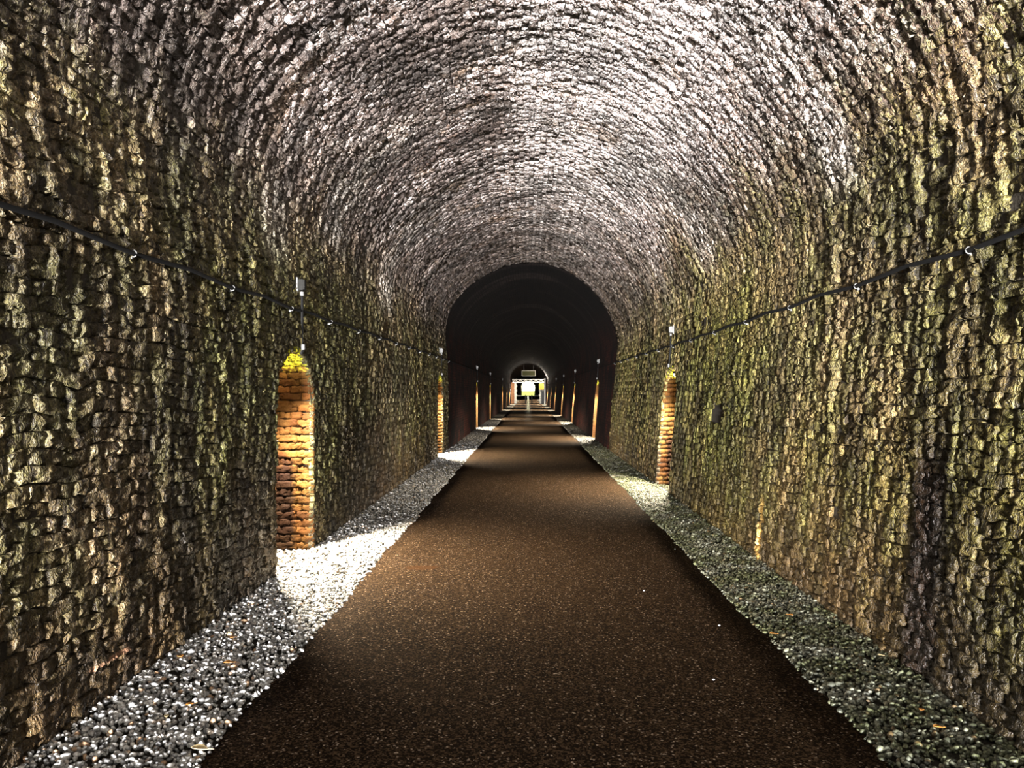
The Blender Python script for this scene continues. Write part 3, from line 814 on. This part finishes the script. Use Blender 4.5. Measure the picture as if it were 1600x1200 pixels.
for (px, py, lab) in ((1121, 975, 'tiny white chip alone on the tarmac, furthest from the gravel'), (1112, 1059, 'tiny white chip on the dark right half of the path, nearest to the viewer'),
                      (1053, 857, 'white chip on the tarmac beside the right gravel edge'), (1005, 922, 'tiny white chip on the right half of the path'),
                      (372, 1113, 'pale stone chip loose on the left edge of the path')):
    x, y = ground(px, py, .01); o = bpy.data.objects.new('stone_chip', stone_me[3]); C.objects.link(o)
    o.location = (x, y, .016); o.scale = (.009, .009, .009); tag(o, lab, 'stone', 'loose chips on the path')

# ------------------------------------------------------------------ far bulkhead with gate frame and signs, 92 m in
BY = 92.0
def bricks_mb(x0, x1, y, z0, z1, dep):
    b = MB(); h = z0; k = 0
    while h < z1 - .02:
        x = x0 - (k % 2) * .1125
        while x < x1:
            a_, c_ = max(x, x0), min(x + .225, x1)
            if c_ - a_ > .03: b.box(((a_ + c_) / 2, y + rng.normal(0, .003), h + .0375), (c_ - a_ - .01, dep, .064))
            x += .225
        h += .075; k += 1
    return b
for side, nm, x0, x1 in ((-1, 'left', -2.08, -1.62), (1, 'right', 1.62, 2.09)):
    e = empty('brick_pier', ((x0 + x1) / 2, BY, 0)); tag(e, 'orange brick pier with whitewashed corner stones, %s of the far gateway' % nm, 'pier')
    cx = (x0 + x1) / 2
    MB().box((0, .12, 1.3), (x1 - x0, .3, 2.6)).build('core', M['concrete'], e)
    if side < 0: bricks_mb(x0 - cx, x1 - cx, -.05, 0, 2.6, .1).build('brickwork', M['redbrick'], e)['kind'] = 'stuff'
    else: MB().box((0, -.05, .75), (x1 - x0 - .06, .1, 1.5), bev=.02).build('dark_panel', M['black'], e)  # plain black panel below the yellow notice
    for k in range(9):
        wq = .34 if k % 2 else .26; xi = (x1 if side < 0 else x0) - cx
        MB().box((xi - side * (wq / 2) + side * .08, .02, .145 + .29 * k), (wq, .5, .275), bev=.015).build('quoin', M['quoin'], e)
e = empty('lattice_beam', (0, BY - .35, 2.62)); tag(e, 'white lattice beam spanning the far gateway', 'beam')
MB().box((.02, 0, 0), (3.9, .14, .12)).build('lower_chord', M['whitepaint'], e)
MB().box((.02, 0, .36), (3.9, .1, .07)).build('upper_chord', M['whitepaint'], e)
for k in range(12):
    xa = -1.9 + k * .32; up = k % 2
    MB().cyl((xa, 0, .03 + .30 * up), (xa + .32, 0, .33 - .30 * up), .035, seg=6).build('diagonal', M['whitepaint'], e)
e = empty('sign_board', (.08, BY - .25, 3.75)); tag(e, 'dull olive rectangular board hanging above the far gateway', 'sign')
MB().box((0, 0, 0), (1.62, .04, .66), bev=.01).build('panel', M['olive'], e)
b = MB()
for c_, d_ in (((0, -.02, .33), (1.7, .06, .05)), ((0, -.02, -.33), (1.7, .06, .05)), ((-.83, -.02, 0), (.05, .06, .7)), ((.83, -.02, 0), (.05, .06, .7))): b.box(c_, d_)
b.build('frame', M['concrete'], e)
for s_ in (-.6, .6): MB().cyl((s_, 0, .35), (s_, 0, 1.0), .012, seg=6).build('hanger', M['steel'], e)
e = empty('warning_sign', (1.66, BY - .6, 2.1)); tag(e, 'yellow warning notice at the right side of the far gateway', 'sign')
MB().box((0, 0, 0), (.60, .02, .72), bev=.008).build('panel', M['yellow'], e)
for k, (w_, z_) in enumerate(((.42, .2), (.5, .08), (.46, -.04), (.5, -.16))): MB().box((0, -.013, z_), (w_, .006, .05)).build('lettering', M['black'], e)
MB().cyl((0, .03, -2.1), (0, .03, .36), .03, seg=8).build('post', M['steel'], e)
e = empty('gate_post', (2.02, BY - 3.0, 0)); tag(e, 'tall white post against the right wall before the gateway', 'post')
MB().box((0, 0, 1.5), (.16, .16, 3.0), bev=.01).build('shaft', M['whitepaint'], e); MB().box((0, 0, 3.03), (.22, .22, .06), bev=.01).build('cap', M['whitepaint'], e)
for k, (x_, lab) in enumerate(((-.31, 'dark bollard in the far gateway, the left one'), (.47, 'dark bollard in the far gateway, the right one'))):
    e = empty('bollard', (x_, BY - 1, 0)); tag(e, lab, 'bollard', 'bollards in the far gateway')
    MB().cyl((0, 0, 0), (0, 0, 1.05), .06, .055).build('shaft', M['black'], e); MB().ball((0, 0, 1.05), (.065, .065, .05)).build('cap', M['black'], e)
e = empty('barrier', (0, BY + 6, 0)); tag(e, 'low dark barrier rail across the path behind the bollards', 'barrier')
MB().box((0, 0, .92), (3.4, .06, .07)).build('rail', M['black'], e)
for s_ in (-1.6, 1.6): MB().box((s_, 0, .45), (.08, .08, .9)).build('post', M['black'], e)
for k, (x_, lab) in enumerate(((-1.85, 'round dim lamp over the far brick pier, the outer one'), (-1.45, 'round dim lamp over the far brick pier, the inner one'))):
    e = empty('round_lamp', (x_, BY - .5, 2.95)); tag(e, lab, 'lamp', 'round lamps over the pier')
    MB().ball((0, 0, 0), (.12, .08, .12)).build('globe', M['concrete'], e); MB().cyl((0, .0, 0), (0, .3, 0), .03).build('arm', M['black'], e)
# two added point lights without fixtures brighten the gateway's face
for x_, z_, w_ in ((1.9, 3.3, 420), (-1.9, 1.6, 200)):
    l = bpy.data.lights.new('gateway_fill', 'POINT'); l.energy = w_; l.color = (1, .9, .75); l.shadow_soft_size = .1
    o = bpy.data.objects.new('gateway_fill', l); C.objects.link(o); o.location = (x_ * .95, BY - 2.2, z_)

# outside beyond the far mouth
V = [(-60, Y2, -.03), (60, Y2, -.03), (60, Y2 + 150, 1.5), (-60, Y2 + 150, 1.5)]
tag(obj('ground', np_mesh('ground', V, [(0, 1, 2, 3)], M['grass'])), 'sunlit grass outside the far tunnel mouth', kind='structure')
